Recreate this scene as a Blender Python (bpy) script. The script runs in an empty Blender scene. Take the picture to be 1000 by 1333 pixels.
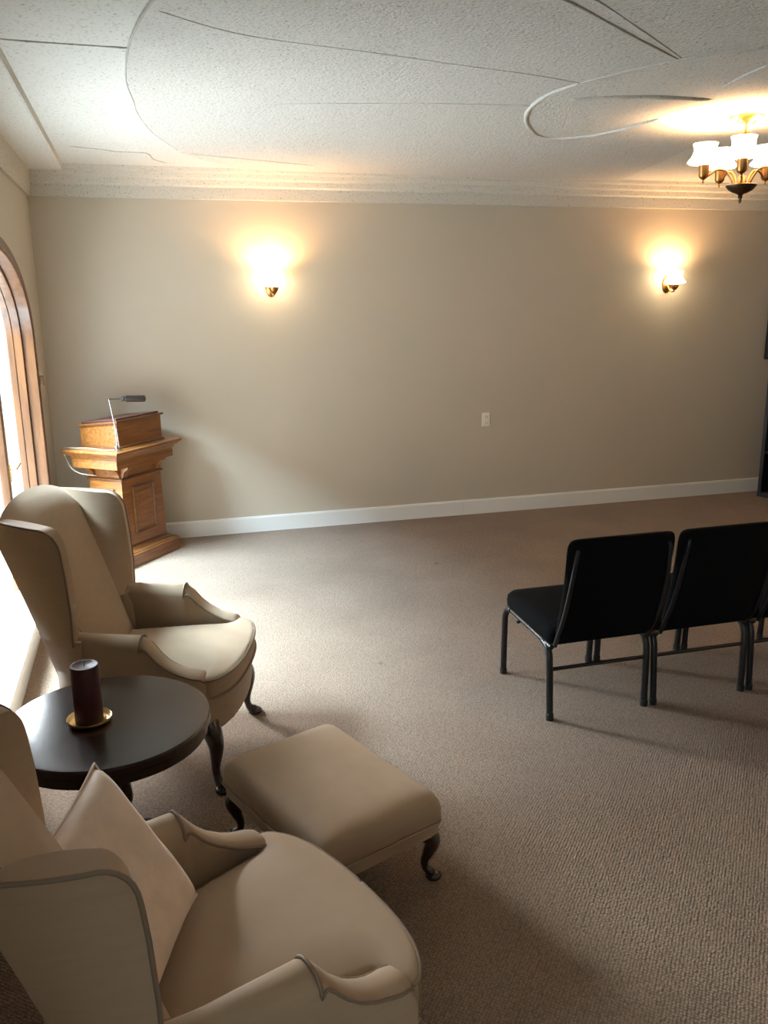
import bpy, bmesh, math, random
from mathutils import Vector, Matrix, noise
random.seed(7)
PI = math.pi
scn = bpy.context.scene
C = scn.collection

# ------------------------------------------------------------------ camera
cam_data = bpy.data.cameras.new('camera')
cam = bpy.data.objects.new('camera', cam_data)
C.objects.link(cam)
scn.camera = cam
YAW, PITCH, ROLL = 0.273370, 0.244437, -0.011307
fw = Vector((math.sin(YAW)*math.cos(PITCH), math.cos(YAW)*math.cos(PITCH), -math.sin(PITCH)))
rt0 = Vector((math.cos(YAW), -math.sin(YAW), 0))
up0 = rt0.cross(fw)
rt = rt0*math.cos(ROLL) + up0*math.sin(ROLL)
upv = -rt0*math.sin(ROLL) + up0*math.cos(ROLL)
cam.matrix_world = Matrix(((rt.x, upv.x, -fw.x, 0.66005), (rt.y, upv.y, -fw.y, -6.58646),
                           (rt.z, upv.z, -fw.z, 1.7825), (0, 0, 0, 1)))
cam_data.sensor_fit = 'VERTICAL'
cam_data.sensor_height = 36.0
cam_data.lens = 36.0*1106.586/1333.0
cam_data.clip_start = 0.05

# ------------------------------------------------------------------ light and exposure
vs = scn.view_settings
vs.view_transform = 'Standard'
vs.look = 'None'
vs.gamma = 1.0
vs.use_curve_mapping = False
vs.exposure = 0.1
WORLD_STRENGTH = 2.0
SCONCE_W, SCONCE_EMIT = 22.0, 25.0
CHAND_W, CHAND_EMIT = 25.0, 8.0
WARM = (1.0, 0.55, 0.24)
SUN_W = 0.0

world = bpy.data.worlds.new('daylight')
scn.world = world
world.use_nodes = True
wn = world.node_tree
bg = wn.nodes['Background']
bg.inputs['Color'].default_value = (0.80, 0.93, 1.0, 1)
bg.inputs['Strength'].default_value = WORLD_STRENGTH

def area(name, loc, aim, sx, sy, watts, col):
    l = bpy.data.lights.new(name, 'AREA')
    l.shape = 'RECTANGLE'; l.size = sx; l.size_y = sy
    l.energy = watts; l.color = col
    o = bpy.data.objects.new(name, l)
    o.location = loc
    d = Vector(aim)-Vector(loc)
    o.rotation_euler = d.to_track_quat('-Z', 'Y').to_euler()
    C.objects.link(o)
    return o
SKY_COL = (0.72, 0.89, 1.0)
area('window_daylight', (-0.75, -1.9, 1.25), (1, -1.9, 1.15), 4.4, 2.7, 80.0, (0.86, 0.95, 1.0))
area('far_sky_daylight', (-1.15, 0.3, 2.2), (1.3, -4.5, 0.3), 1.1, 1.6, 900.0, (0.85, 0.94, 1.0))
area('high_sky_daylight', (-2.3, -2.5, 4.5), (0.9, -1.2, 0.0), 2.8, 1.8, 3700.0, (0.58, 0.82, 1.0))
area('sunlit_ground_daylight', (-1.7, -3.0, -0.2), (0.9, -0.9, 2.69), 2.0, 1.6, 95.0, (1.0, 0.97, 0.92))
area('rear_window_daylight', (-0.5, -8.3, 1.4), (1, -8.3, 1.4), 2.6, 1.7, 110.0, SKY_COL)

# ------------------------------------------------------------------ materials
def mat(name, col, rough=0.6, metal=0.0, bump=None, var=0.0, vscale=6.0, spec=0.5, coat=0.0, sheen=0.0, col2=None, stretch=None):
    m = bpy.data.materials.new(name)
    m.use_nodes = True
    nt = m.node_tree; b = nt.nodes['Principled BSDF']
    b.inputs['Base Color'].default_value = (*col, 1)
    b.inputs['Roughness'].default_value = rough
    b.inputs['Metallic'].default_value = metal
    b.inputs['Specular IOR Level'].default_value = spec
    b.inputs['Coat Weight'].default_value = coat
    b.inputs['Coat Roughness'].default_value = 0.12
    b.inputs['Sheen Weight'].default_value = sheen
    tc = nt.nodes.new('ShaderNodeTexCoord')
    mp = nt.nodes.new('ShaderNodeMapping')
    nt.links.new(tc.outputs['Object'], mp.inputs['Vector'])
    if stretch: mp.inputs['Scale'].default_value = stretch
    if var or col2:
        n = nt.nodes.new('ShaderNodeTexNoise'); n.inputs['Scale'].default_value = vscale
        n.inputs['Detail'].default_value = 5
        nt.links.new(mp.outputs[0], n.inputs['Vector'])
        r = nt.nodes.new('ShaderNodeValToRGB')
        r.color_ramp.elements[0].position = 0.32; r.color_ramp.elements[1].position = 0.68
        c2 = col2 or tuple(c*(1-var) for c in col)
        r.color_ramp.elements[0].color = (*c2, 1)
        r.color_ramp.elements[1].color = (*col, 1)
        nt.links.new(n.outputs['Fac'], r.inputs['Fac'])
        nt.links.new(r.outputs['Color'], b.inputs['Base Color'])
    if bump:
        sc, st, dist = bump
        n = nt.nodes.new('ShaderNodeTexNoise'); n.inputs['Scale'].default_value = sc
        n.inputs['Detail'].default_value = 3
        nt.links.new(tc.outputs['Object'], n.inputs['Vector'])
        bp = nt.nodes.new('ShaderNodeBump'); bp.inputs['Strength'].default_value = st
        bp.inputs['Distance'].default_value = dist
        nt.links.new(n.outputs['Fac'], bp.inputs['Height'])
        nt.links.new(bp.outputs[0], b.inputs['Normal'])
    return m

def wood(name, c_dark, c_light, rough=0.35, scale=(3, 3, 40), coat=0.3):
    return mat(name, c_light, rough, col2=c_dark, vscale=1.0, stretch=scale, coat=coat, bump=(60, 0.08, 0.002))

M = {}
M['wall'] = mat('wall_paint', (0.50, 0.43, 0.335), 0.62, bump=(180, 0.10, 0.003), var=0.03, vscale=2)
M['trim'] = mat('white_trim_paint', (0.74, 0.72, 0.68), 0.4)
M['outside'] = mat('outside_paving', (0.6, 0.6, 0.58), 0.9, var=0.15)
M['fabric'] = mat('taupe_upholstery', (0.42, 0.295, 0.19), 0.68, spec=0.3, bump=(700, 0.15, 0.001), var=0.06, vscale=14, sheen=0.05, stretch=(1, 1, 6))
M['welt'] = mat('taupe_welt_cord', (0.22, 0.155, 0.10), 0.6)
M['pillow'] = mat('blush_satin_cushion', (0.90, 0.69, 0.53), 0.6, spec=0.3, bump=(28, 0.25, 0.01), var=0.12, vscale=22, sheen=0.2)
M['darkwood'] = mat('dark_mahogany_leg', (0.022, 0.010, 0.007), 0.22, coat=0.4)
M['tablewood'] = mat('dark_table_lacquer', (0.030, 0.016, 0.012), 0.24, spec=0.35, col2=(0.022, 0.011, 0.008), vscale=1.5, stretch=(2, 20, 2), coat=0.08)
M['candle'] = mat('burgundy_wax', (0.055, 0.012, 0.018), 0.5, col2=(0.035, 0.008, 0.012), vscale=60, bump=(120, 0.3, 0.002))
M['wick'] = mat('burnt_wick', (0.01, 0.01, 0.01), 0.9)
M['brass'] = mat('polished_brass', (0.72, 0.50, 0.22), 0.28, 1.0)
M['abrass'] = mat('antique_brass', (0.46, 0.22, 0.07), 0.36, 1.0)
M['bronze'] = mat('dark_bronze', (0.13, 0.09, 0.06), 0.4, 1.0)
M['oak'] = wood('honey_oak', (0.15, 0.050, 0.010), (0.26, 0.10, 0.022), 0.34, (5, 5, 60))
M['oakh'] = wood('honey_oak_crossgrain', (0.15, 0.050, 0.010), (0.26, 0.10, 0.022), 0.34, (4, 50, 50))
M['oakdark'] = wood('honey_oak_moulding', (0.09, 0.030, 0.008), (0.16, 0.06, 0.015), 0.34, (4, 50, 50))
M['winwood'] = wood('window_oak', (0.075, 0.026, 0.006), (0.15, 0.055, 0.014), 0.42, (30, 30, 3))
M['darkbronze'] = mat('blackened_bronze', (0.035, 0.024, 0.02), 0.3, 0.6)
M['leather'] = mat('oxblood_leather_pad', (0.075, 0.022, 0.018), 0.4, bump=(200, 0.2, 0.002))
M['chrome'] = mat('brushed_chrome', (0.55, 0.55, 0.56), 0.22, 1.0)
M['cord'] = mat('ivory_cord', (0.50, 0.44, 0.32), 0.5)
M['blackfab'] = mat('black_chair_fabric', (0.004, 0.004, 0.0045), 0.95, spec=0.08, bump=(600, 0.25, 0.001))
M['blackmetal'] = mat('black_powder_metal', (0.008, 0.008, 0.009), 0.38)
M['foot'] = mat('black_plastic_foot', (0.008, 0.008, 0.008), 0.6)
M['blackwood'] = mat('black_cabinet_finish', (0.008, 0.009, 0.013), 0.45)
M['blackin'] = mat('black_cabinet_inside', (0.004, 0.004, 0.005), 0.6)
M['outlet'] = mat('ivory_plastic', (0.74, 0.70, 0.60), 0.35)
M['slot'] = mat('dark_slot', (0.06, 0.05, 0.04), 0.7)

def popcorn(name, col, amount):
    m = bpy.data.materials.new(name); m.use_nodes = True
    nt = m.node_tree; b = nt.nodes['Principled BSDF']
    b.inputs['Roughness'].default_value = 0.95
    b.inputs['Specular IOR Level'].default_value = 0.1
    tc = nt.nodes.new('ShaderNodeTexCoord')
    n = nt.nodes.new('ShaderNodeTexNoise'); n.inputs['Scale'].default_value = 75; n.inputs['Detail'].default_value = 4
    n.inputs['Roughness'].default_value = 0.65
    nt.links.new(tc.outputs['Object'], n.inputs['Vector'])
    r = nt.nodes.new('ShaderNodeValToRGB')
    r.color_ramp.elements[0].position = 0.30; r.color_ramp.elements[0].color = (*[c*0.5 for c in col], 1)  # dark specks paint in the self-shadow between the plaster grains
    r.color_ramp.elements[1].position = 0.44; r.color_ramp.elements[1].color = (*col, 1)
    nt.links.new(n.outputs['Fac'], r.inputs['Fac'])
    nt.links.new(r.outputs['Color'], b.inputs['Base Color'])
    v = nt.nodes.new('ShaderNodeTexNoise'); v.inputs['Scale'].default_value = 85; v.inputs['Detail'].default_value = 2
    nt.links.new(tc.outputs['Object'], v.inputs['Vector'])
    bp = nt.nodes.new('ShaderNodeBump'); bp.inputs['Strength'].default_value = amount; bp.inputs['Distance'].default_value = 0.006
    nt.links.new(v.outputs['Fac'], bp.inputs['Height'])
    nt.links.new(bp.outputs[0], b.inputs['Normal'])
    return m
M['ceiling'] = popcorn('popcorn_plaster', (0.66, 0.62, 0.56), 0.5)
M['ceilfield'] = popcorn('coarse_popcorn_plaster', (0.60, 0.555, 0.50), 0.9)
M['crown'] = popcorn('crown_plaster', (0.56, 0.52, 0.45), 0.5)
M['groove'] = popcorn('shaded_plaster_bead', (0.50, 0.46, 0.40), 0.8)  # darker plaster tone: shading along the relief lines is put into the colour
M['bead'] = popcorn('plaster_bead', (0.62, 0.60, 0.55), 0.7)

def carpet():
    m = bpy.data.materials.new('berber_carpet'); m.use_nodes = True
    nt = m.node_tree; b = nt.nodes['Principled BSDF']; L = nt.links.new
    b.inputs['Roughness'].default_value = 0.95
    b.inputs['Specular IOR Level'].default_value = 0.12
    b.inputs['Sheen Weight'].default_value = 0.15
    tc = nt.nodes.new('ShaderNodeTexCoord')
    mp = nt.nodes.new('ShaderNodeMapping'); mp.inputs['Rotation'].default_value = (0, 0, 0.72)
    L(tc.outputs['Object'], mp.inputs['Vector'])
    v = nt.nodes.new('ShaderNodeTexVoronoi'); v.inputs['Scale'].default_value = 105; v.inputs['Randomness'].default_value = 0.4
    L(mp.outputs[0], v.inputs['Vector'])
    big = nt.nodes.new('ShaderNodeTexNoise'); big.inputs['Scale'].default_value = 2.2; big.inputs['Detail'].default_value = 6
    L(tc.outputs['Object'], big.inputs['Vector'])
    r1 = nt.nodes.new('ShaderNodeValToRGB')
    r1.color_ramp.elements[0].position = 0.3; r1.color_ramp.elements[0].color = (0.255, 0.175, 0.118, 1)
    r1.color_ramp.elements[1].position = 0.7; r1.color_ramp.elements[1].color = (0.31, 0.22, 0.152, 1)
    L(big.outputs['Fac'], r1.inputs['Fac'])
    r2 = nt.nodes.new('ShaderNodeValToRGB')
    r2.color_ramp.elements[0].position = 0.0; r2.color_ramp.elements[0].color = (1.12, 1.12, 1.12, 1)
    r2.color_ramp.elements[1].position = 0.7; r2.color_ramp.elements[1].color = (0.5, 0.48, 0.46, 1)
    L(v.outputs['Distance'], r2.inputs['Fac'])
    mx = nt.nodes.new('ShaderNodeMix'); mx.data_type = 'RGBA'; mx.blend_type = 'MULTIPLY'; mx.inputs[0].default_value = 1
    L(r1.outputs[0], mx.inputs[6]); L(r2.outputs[0], mx.inputs[7])
    # a few small worn specks
    sp = nt.nodes.new('ShaderNodeTexVoronoi'); sp.inputs['Scale'].default_value = 1.7
    L(tc.outputs['Object'], sp.inputs['Vector'])
    r3 = nt.nodes.new('ShaderNodeValToRGB')
    r3.color_ramp.elements[0].position = 0.018; r3.color_ramp.elements[0].color = (0.5, 0.46, 0.42, 1)
    r3.color_ramp.elements[1].position = 0.035; r3.color_ramp.elements[1].color = (1, 1, 1, 1)
    L(sp.outputs['Distance'], r3.inputs['Fac'])
    mx2 = nt.nodes.new('ShaderNodeMix'); mx2.data_type = 'RGBA'; mx2.blend_type = 'MULTIPLY'; mx2.inputs[0].default_value = 1
    L(mx.outputs[2], mx2.inputs[6]); L(r3.outputs[0], mx2.inputs[7])
    L(mx2.outputs[2], b.inputs['Base Color'])
    bp = nt.nodes.new('ShaderNodeBump'); bp.invert = True
    bp.inputs['Strength'].default_value = 0.8; bp.inputs['Distance'].default_value = 0.006
    L(v.outputs['Distance'], bp.inputs['Height']); L(bp.outputs[0], b.inputs['Normal'])
    return m
M['carpet'] = carpet()

def glass():
    m = bpy.data.materials.new('window_glass'); m.use_nodes = True
    nt = m.node_tree; nt.nodes.remove(nt.nodes['Principled BSDF'])
    out = nt.nodes['Material Output']
    t = nt.nodes.new('ShaderNodeBsdfTransparent'); g = nt.nodes.new('ShaderNodeBsdfGlossy')
    g.inputs['Roughness'].default_value = 0.02
    mx = nt.nodes.new('ShaderNodeMixShader'); mx.inputs[0].default_value = 0.06
    nt.links.new(t.outputs[0], mx.inputs[1]); nt.links.new(g.outputs[0], mx.inputs[2])
    nt.links.new(mx.outputs[0], out.inputs[0])
    return m
M['glass'] = glass()

def shade_mat(name, strength):
    m = bpy.data.materials.new(name); m.use_nodes = True
    nt = m.node_tree; b = nt.nodes['Principled BSDF']
    b.inputs['Base Color'].default_value = (0.9, 0.85, 0.75, 1)
    b.inputs['Roughness'].default_value = 0.4
    b.inputs['Emission Color'].default_value = (1.0, 0.80, 0.50, 1)
    b.inputs['Emission Strength'].default_value = strength
    return m
M['shade'] = shade_mat('lit_frosted_glass', SCONCE_EMIT)
M['cshade'] = shade_mat('lit_frosted_chandelier_glass', CHAND_EMIT)

# ------------------------------------------------------------------ helpers
def obj(name, bm, m, parent=None, smooth=None, bevel=None, subsurf=0, solidify=None):
    me = bpy.data.meshes.new(name)
    bmesh.ops.recalc_face_normals(bm, faces=bm.faces)
    bm.to_mesh(me); bm.free()
    o = bpy.data.objects.new(name, me); C.objects.link(o)
    if isinstance(m, (list, tuple)):
        for x in m: me.materials.append(x)
    else: me.materials.append(m)
    if solidify: 
        md = o.modifiers.new('thickness', 'SOLIDIFY'); md.thickness = solidify; md.offset = 0
    if bevel:
        md = o.modifiers.new('bevel', 'BEVEL'); md.width = bevel[0]; md.segments = bevel[1]
        md.limit_method = 'ANGLE'; md.angle_limit = math.radians(bevel[2] if len(bevel) > 2 else 35)
        md.harden_normals = False
    if subsurf:
        md = o.modifiers.new('sub', 'SUBSURF'); md.levels = subsurf; md.render_levels = subsurf
    if smooth is not None:
        for p in me.polygons: p.use_smooth = True
        if smooth < 180:
            for e in me.edges: pass
            bmx = bmesh.new(); bmx.from_mesh(me)
            lim = math.radians(smooth)
            for e in bmx.edges:
                if len(e.link_faces) == 2 and e.calc_face_angle(0) > lim: e.smooth = False
            bmx.to_mesh(me); bmx.free()
    if parent is not None: o.parent = parent
    return o

def thing(name, label, cat, loc=(0, 0, 0), rotz=0, group=None):
    o = bpy.data.objects.new(name, None); C.objects.link(o)
    o.empty_display_size = 0.1
    o.location = loc; o.rotation_euler = (0, 0, rotz)
    o['label'] = label; o['category'] = cat
    if group: o['group'] = group
    return o
def tag(o, label, cat, group=None):
    o['label'] = label; o['category'] = cat
    if group: o['group'] = group
    return o
def struct(name, bm, m, parent=None, **k):
    o = obj(name, bm, m, parent, **k)
    if parent is None: o['kind'] = 'structure'
    return o
def dup(root, loc, rotz, label):
    r = root.copy(); C.objects.link(r); r.location = loc; r.rotation_euler = (0, 0, rotz); r['label'] = label
    def rec(src, dst):
        for ch in list(src.children):
            c = ch.copy(); C.objects.link(c); c.parent = dst
            rec(ch, c)
    rec(root, r)
    return r

def box(bm, x0, x1, y0, y1, z0, z1):
    v = [bm.verts.new(p) for p in [(x0,y0,z0),(x1,y0,z0),(x1,y1,z0),(x0,y1,z0),(x0,y0,z1),(x1,y0,z1),(x1,y1,z1),(x0,y1,z1)]]
    for f in [(0,3,2,1),(4,5,6,7),(0,1,5,4),(1,2,6,5),(2,3,7,6),(3,0,4,7)]: bm.faces.new([v[i] for i in f])
def nb(): return bmesh.new()
def bxo(*a):
    bm = nb(); box(bm, *a); return bm
def loft(bm, rings, closed=True, cap=True):
    R = [[bm.verts.new(p) for p in r] for r in rings]
    n = len(R[0])
    for a, b in zip(R, R[1:]):
        for i in range(n if closed else n-1):
            j = (i+1) % n
            bm.faces.new((a[i], a[j], b[j], b[i]))
    if cap and closed:
        bm.faces.new(list(reversed(R[0]))); bm.faces.new(R[-1])
    return R
def lathe(bm, prof, c=(0, 0, 0), n=32, cap=True):
    loft(bm, [[(c[0]+r*math.cos(2*PI*i/n), c[1]+r*math.sin(2*PI*i/n), c[2]+z) for i in range(n)] for r, z in prof], cap=cap)
def frame_dirs(pts):
    pts = [Vector(p) for p in pts]; n = len(pts); T = []
    for i in range(n):
        a = pts[max(i-1, 0)]; b = pts[min(i+1, n-1)]
        T.append((b-a).normalized())
    up = Vector((0, 0, 1)) if abs(T[0].z) < 0.9 else Vector((1, 0, 0))
    N = (up - T[0]*up.dot(T[0])).normalized(); out = []
    for t in T:
        N = (N - t*N.dot(t))
        N = N.normalized() if N.length > 1e-6 else t.orthogonal().normalized()
        out.append((t, N.copy(), t.cross(N)))
    return pts, out
def tube(bm, pts, r, n=8, cap=True, closed=False, ell=None):
    if closed: pts = list(pts) + [pts[0], pts[1]]
    P, F = frame_dirs(pts)
    rings = []
    for i, (p, (t, a, b)) in enumerate(zip(P, F)):
        rr = r[i] if isinstance(r, (list, tuple)) else r
        rings.append([p + a*math.cos(2*PI*k/n)*rr*(ell[0] if ell else 1) + b*math.sin(2*PI*k/n)*rr*(ell[1] if ell else 1) for k in range(n)])
    if closed: rings = rings[:-1]; rings[0] = rings[-1] if False else rings[0]
    loft(bm, rings, cap=cap)
def smooth_path(pts, k=6):
    P = [Vector(p) for p in pts]; out = []
    for i in range(len(P)-1):
        p0 = P[max(i-1, 0)]; p1 = P[i]; p2 = P[i+1]; p3 = P[min(i+2, len(P)-1)]
        for s in range(k):
            t = s/k
            out.append(0.5*((2*p1) + (p2-p0)*t + (2*p0-5*p1+4*p2-p3)*t*t + (3*p1-p0-3*p2+p3)*t**3))
    out.append(P[-1])
    return out
def frustum(bm, a0, b0, z0, a1, b1, z1, c0=(0, 0), c1=None):
    c1 = c1 or c0
    loft(bm, [[(c0[0]+sx*a0/2, c0[1]+sy*b0/2, z0) for sx, sy in ((-1,-1),(1,-1),(1,1),(-1,1))],
              [(c1[0]+sx*a1/2, c1[1]+sy*b1/2, z1) for sx, sy in ((-1,-1),(1,-1),(1,1),(-1,1))]])
def mould(bm, prof, a, b, c=(0, 0)):
    # rectangular moulding: prof = list of (overhang, z)
    loft(bm, [[(c[0]+sx*(a/2+o), c[1]+sy*(b/2+o), z) for sx, sy in ((-1,-1),(1,-1),(1,1),(-1,1))] for o, z in prof])
def interp(tab, x):
    if x <= tab[0][0]: return tab[0][1]
    for (a, b), (c, d) in zip(tab, tab[1:]):
        if x <= c: return b + (d-b)*(x-a)/(c-a)
    return tab[-1][1]

# ------------------------------------------------------------------ room
RX, RY, CZ = 7.4, -11.5, 2.69
struct('floor', bxo(0, RX, RY, 0, -0.1, 0), M['carpet'])
struct('ceiling', bxo(0, RX, RY, 0, CZ, CZ+0.1), M['ceiling'])
struct('wall_back', bxo(-0.2, RX+0.2, 0, 0.2, -0.1, CZ+0.1), M['wall'])
struct('wall_right', bxo(RX, RX+0.2, RY, 0, -0.1, CZ+0.1), M['wall'])
struct('wall_front', bxo(-0.2, RX+0.2, RY-0.2, RY, -0.1, CZ+0.1), M['wall'])

YC, WA, WB, ZS, ZB = -1.94, 1.31, 0.56, 1.57, 0.15
def arch(o, k=28, zb=None):
    """points (y,z) of the arch outline inset by o, from the far foot over the top to the near foot"""
    a, b = WA-o, WB-o
    pts = [(YC+a, (ZB if zb is None else zb)), (YC+a, ZS)]
    for i in range(1, k): 
        t = PI*i/k
        pts.append((YC+a*math.cos(t), ZS+b*math.sin(t)))
    pts += [(YC-a, ZS), (YC-a, (ZB if zb is None else zb))]
    return pts
bm = nb()
def quadx(bm, pts, x): return bm.faces.new([bm.verts.new((x, p[0], p[1])) for p in pts])
T = -0.2
fs = []
ap = arch(0.05)
Z1 = CZ+0.1
for x in (0.0,):
    for (y0, z0), (y1, z1) in zip(ap[1:-1], ap[2:-1]):
        fs.append(quadx(bm, [(y0, z0), (y0, Z1), (y1, Z1), (y1, z1)], x))
    yf, yn = ap[0][0], ap[-1][0]
    fs.append(quadx(bm, [(0, -0.1), (0, Z1), (yf, Z1), (yf, ZS), (yf, ZB), (yf, -0.1)], x))
    fs.append(quadx(bm, [(yf, -0.1), (yf, ZB), (yn, ZB), (yn, -0.1)], x))
    W2 = (-9.5, -7.1, 0.6, 2.1)
    fs.append(quadx(bm, [(yn, -0.1), (yn, ZB), (yn, ZS), (yn, Z1), (W2[1], Z1), (W2[1], W2[3]), (W2[1], W2[2]), (W2[1], -0.1)], x))
    fs.append(quadx(bm, [(W2[1], W2[3]), (W2[1], Z1), (W2[0], Z1), (W2[0], W2[3])], x))
    fs.append(quadx(bm, [(W2[1], W2[2]), (W2[0], W2[2]), (W2[0], -0.1), (W2[1], -0.1)], x))
    fs.append(quadx(bm, [(W2[0], -0.1), (W2[0], W2[2]), (W2[0], W2[3]), (W2[0], Z1), (RY, Z1), (RY, -0.1)], x))
bmesh.ops.remove_doubles(bm, verts=bm.verts, dist=1e-5)
r = bmesh.ops.extrude_face_region(bm, geom=list(bm.faces))
for v in [g for g in r['geom'] if isinstance(g, bmesh.types.BMVert)]: v.co.x -= 0.2
struct('wall_left', bm, M['wall'])

# arched window
win = bpy.data.objects.new('window_1', None); C.objects.link(win); win['kind'] = 'structure'
def arch_ring(o0, o1, x0, x1, zb0=None):
    bm = nb(); A = arch(o0, zb=zb0); B = arch(o1, zb=zb0)
    loft(bm, [[(x0, *a), (x1, *a), (x1, *b), (x0, *b)] for a, b in zip(A, B)])
    return bm
obj('window_frame', arch_ring(0.0, 0.055, 0.0, 0.022, 0.125), M['winwood'], win, smooth=30, bevel=(0.004, 2))
obj('jamb', arch_ring(0.032, 0.072, -0.05, 0.019), M['winwood'], win, smooth=30, bevel=(0.004, 2))
obj('jamb', arch_ring(0.045, 0.092, -0.10, -0.05), M['winwood'], win, smooth=30, bevel=(0.004, 2))
obj('sash', arch_ring(0.066, 0.096, -0.14, -0.10), M['winwood'], win, smooth=30, bevel=(0.003, 2))
bm = nb()
box(bm, -0.2, 0.03, YC-WA+0.02, YC+WA-0.02, ZB-0.03, ZB+0.016)
obj('window_sill', bm, M['trim'], win, bevel=(0.005, 2))
for i, y in enumerate((-1.46, -2.42)):
    ztop = ZS+(WB-0.1)*math.sqrt(1-((y-YC)/(WA-0.1))**2)
    st = obj('stile', bxo(-0.15, -0.105, y-0.035, y+0.035, ZB, ztop), M['winwood'], win, bevel=(0.005, 2))
bm = nb(); box(bm, -0.106, -0.098, -1.455, -1.435, 0.80, 0.90); tube(bm, [(-0.10, -1.445, 0.865), (-0.07, -1.445, 0.87), (-0.06, -1.40, 0.88), (-0.06, -1.34, 0.885)], 0.007)
obj('latch', bm, M['brass'], win, smooth=40)
bm = nb(); A = arch(0.09)
bm.faces.new([bm.verts.new((-0.128, *a)) for a in A])
obj('pane', bm, M['glass'], win)
obj('casing_block', bxo(0.0, 0.045, YC+WA-0.035, YC+WA+0.014, 1.27, 1.33), M['winwood'], win, bevel=(0.004, 2))
# second window, further along the same wall
win2 = bpy.data.objects.new('window_2', None); C.objects.link(win2); win2['kind'] = 'structure'
bm = nb(); y0, y1, z0, z1 = W2
for a in ((y0-0.07, y0, z0-0.07, z1+0.07), (y1, y1+0.07, z0-0.07, z1+0.07), (y0, y1, z1, z1+0.07), (y0, y1, z0-0.07, z0), ((y0+y1)/2-0.03, (y0+y1)/2+0.03, z0, z1)):
    box(bm, -0.17 if a[1]-a[0] < 0.065 else 0.0, -0.13 if a[1]-a[0] < 0.065 else 0.022, *a)
obj('window_frame', bm, M['winwood'], win2)
bm = nb(); bm.faces.new([bm.verts.new((-0.16, y, z)) for y, z in ((y0, z0), (y1, z0), (y1, z1), (y0, z1))])
obj('pane', bm, M['glass'], win2)
struct('outside_ground', bxo(-14, -0.2, -20, 10, -0.5, -0.4), M['outside'])

# baseboards
bprof = [(0, 0), (0.016, 0), (0.016, 0.112), (0.011, 0.126), (0, 0.126)]
def base_run(name, p0, p1, nrm):
    bm = nb()
    loft(bm, [[(p[0]+nrm[0]*d, p[1]+nrm[1]*d, z) for d, z in bprof] for p in (p0, p1)])
    return struct(name, bm, M['trim'])
base_run('baseboard_back', (0, 0), (3.2, 0), (0, -1))
base_run('baseboard_back_right', (3.202, 0), (RX, 0), (0, -1))
base_run('baseboard_left', (0, 0), (0, RY), (1, 0))
base_run('baseboard_right', (RX, 0), (RX, RY), (-1, 0))

# crown
cb = [(0, 2.497), (0.024, 2.497), (0.03, 2.578), (0.052, 2.588), (0.066, 2.622), (0.10, 2.632), (0.12, 2.660), (0.165, 2.668), (0.19, 2.70), (0, 2.70)]
cl = [(0, 2.497), (0.018, 2.497), (0.028, 2.55), (0.034, 2.63), (0.040, 2.658), (0, 2.658)]
bm = nb(); loft(bm, [[(x, -d, z) for d, z in cb] for x in (0, RX)])
struct('trim_1', bm, M['crown'])
bm = nb(); loft(bm, [[(d, y, z) for d, z in cl] for y in (0, RY)])
struct('trim_2', bm, M['crown'])
bm = nb(); loft(bm, [[(RX-d, y, z) for d, z in cl] for y in (0, RY)])
struct('trim_3', bm, M['crown'])

# ceiling relief: raised field, beads and scroll
ZF = CZ-0.014
oval = [(0.95,-4.6),(0.85,-3.95),(0.77,-3.57),(0.73,-3.33),(0.70,-3.03),(0.69,-2.6),(0.72,-2.2),(0.74,-1.93),(0.82,-1.45),(0.97,-0.94),(1.13,-0.62),(1.35,-0.36),(1.62,-0.215)]
op = [(v.x, v.y) for v in smooth_path([(a, b, 0) for a, b in oval], 5)]
poly = op + [(4.41, -0.205), (4.05, -1.65), (3.98, -3.2), (4.1, -4.6)]
bm = nb()
loft(bm, [[(x, y, z) for x, y in poly] for z in (ZF, CZ+0.01)])
struct('trim_4', bm, M['ceilfield'], smooth=40)
def bead(name, pts, z, r=0.011, m='bead', k=6, taper=False):
    P = smooth_path([(a, b, z) for a, b in pts], k)
    bm = nb(); rr = [r*(0.8+0.35*noise.noise(Vector((p.x*9, p.y*9, r*50)))) for p in P]
    if taper: rr = [q*(1-0.8*i/len(rr)) for i, q in enumerate(rr)]
    rr[0] = rr[-1] = 0.002
    tube(bm, P, rr, 8)
    return struct(name, bm, M[m], smooth=180)
bm = nb()
loft(bm, [[(d, y, z) for d, z in ((0, 2.655), (0.240, 2.655), (0.250, 2.660), (0.258, 2.695), (0, 2.695))] for y in (-0.12, RY)])
struct('trim_5', bm, M['ceiling'])
bm = nb(); loft(bm, [[(RX-d, y, z) for d, z in ((0, 2.655), (0.252, 2.655), (0.262, 2.660), (0.270, 2.695), (0, 2.695))] for y in (-0.12, RY)])
struct('trim_18', bm, M['ceiling'])
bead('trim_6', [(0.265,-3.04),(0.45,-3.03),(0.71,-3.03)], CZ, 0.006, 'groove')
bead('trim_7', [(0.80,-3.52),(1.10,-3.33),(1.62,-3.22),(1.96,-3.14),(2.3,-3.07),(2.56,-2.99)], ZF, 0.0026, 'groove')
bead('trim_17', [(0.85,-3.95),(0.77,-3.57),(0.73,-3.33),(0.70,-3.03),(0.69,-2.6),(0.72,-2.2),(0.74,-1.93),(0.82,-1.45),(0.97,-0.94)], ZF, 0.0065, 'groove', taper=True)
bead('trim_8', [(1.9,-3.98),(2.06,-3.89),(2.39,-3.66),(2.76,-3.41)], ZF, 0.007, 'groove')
bead('trim_9', [(1.96,-4.02),(2.12,-3.93),(2.43,-3.69),(2.76,-3.43)], ZF, 0.0045, 'bead')
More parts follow.
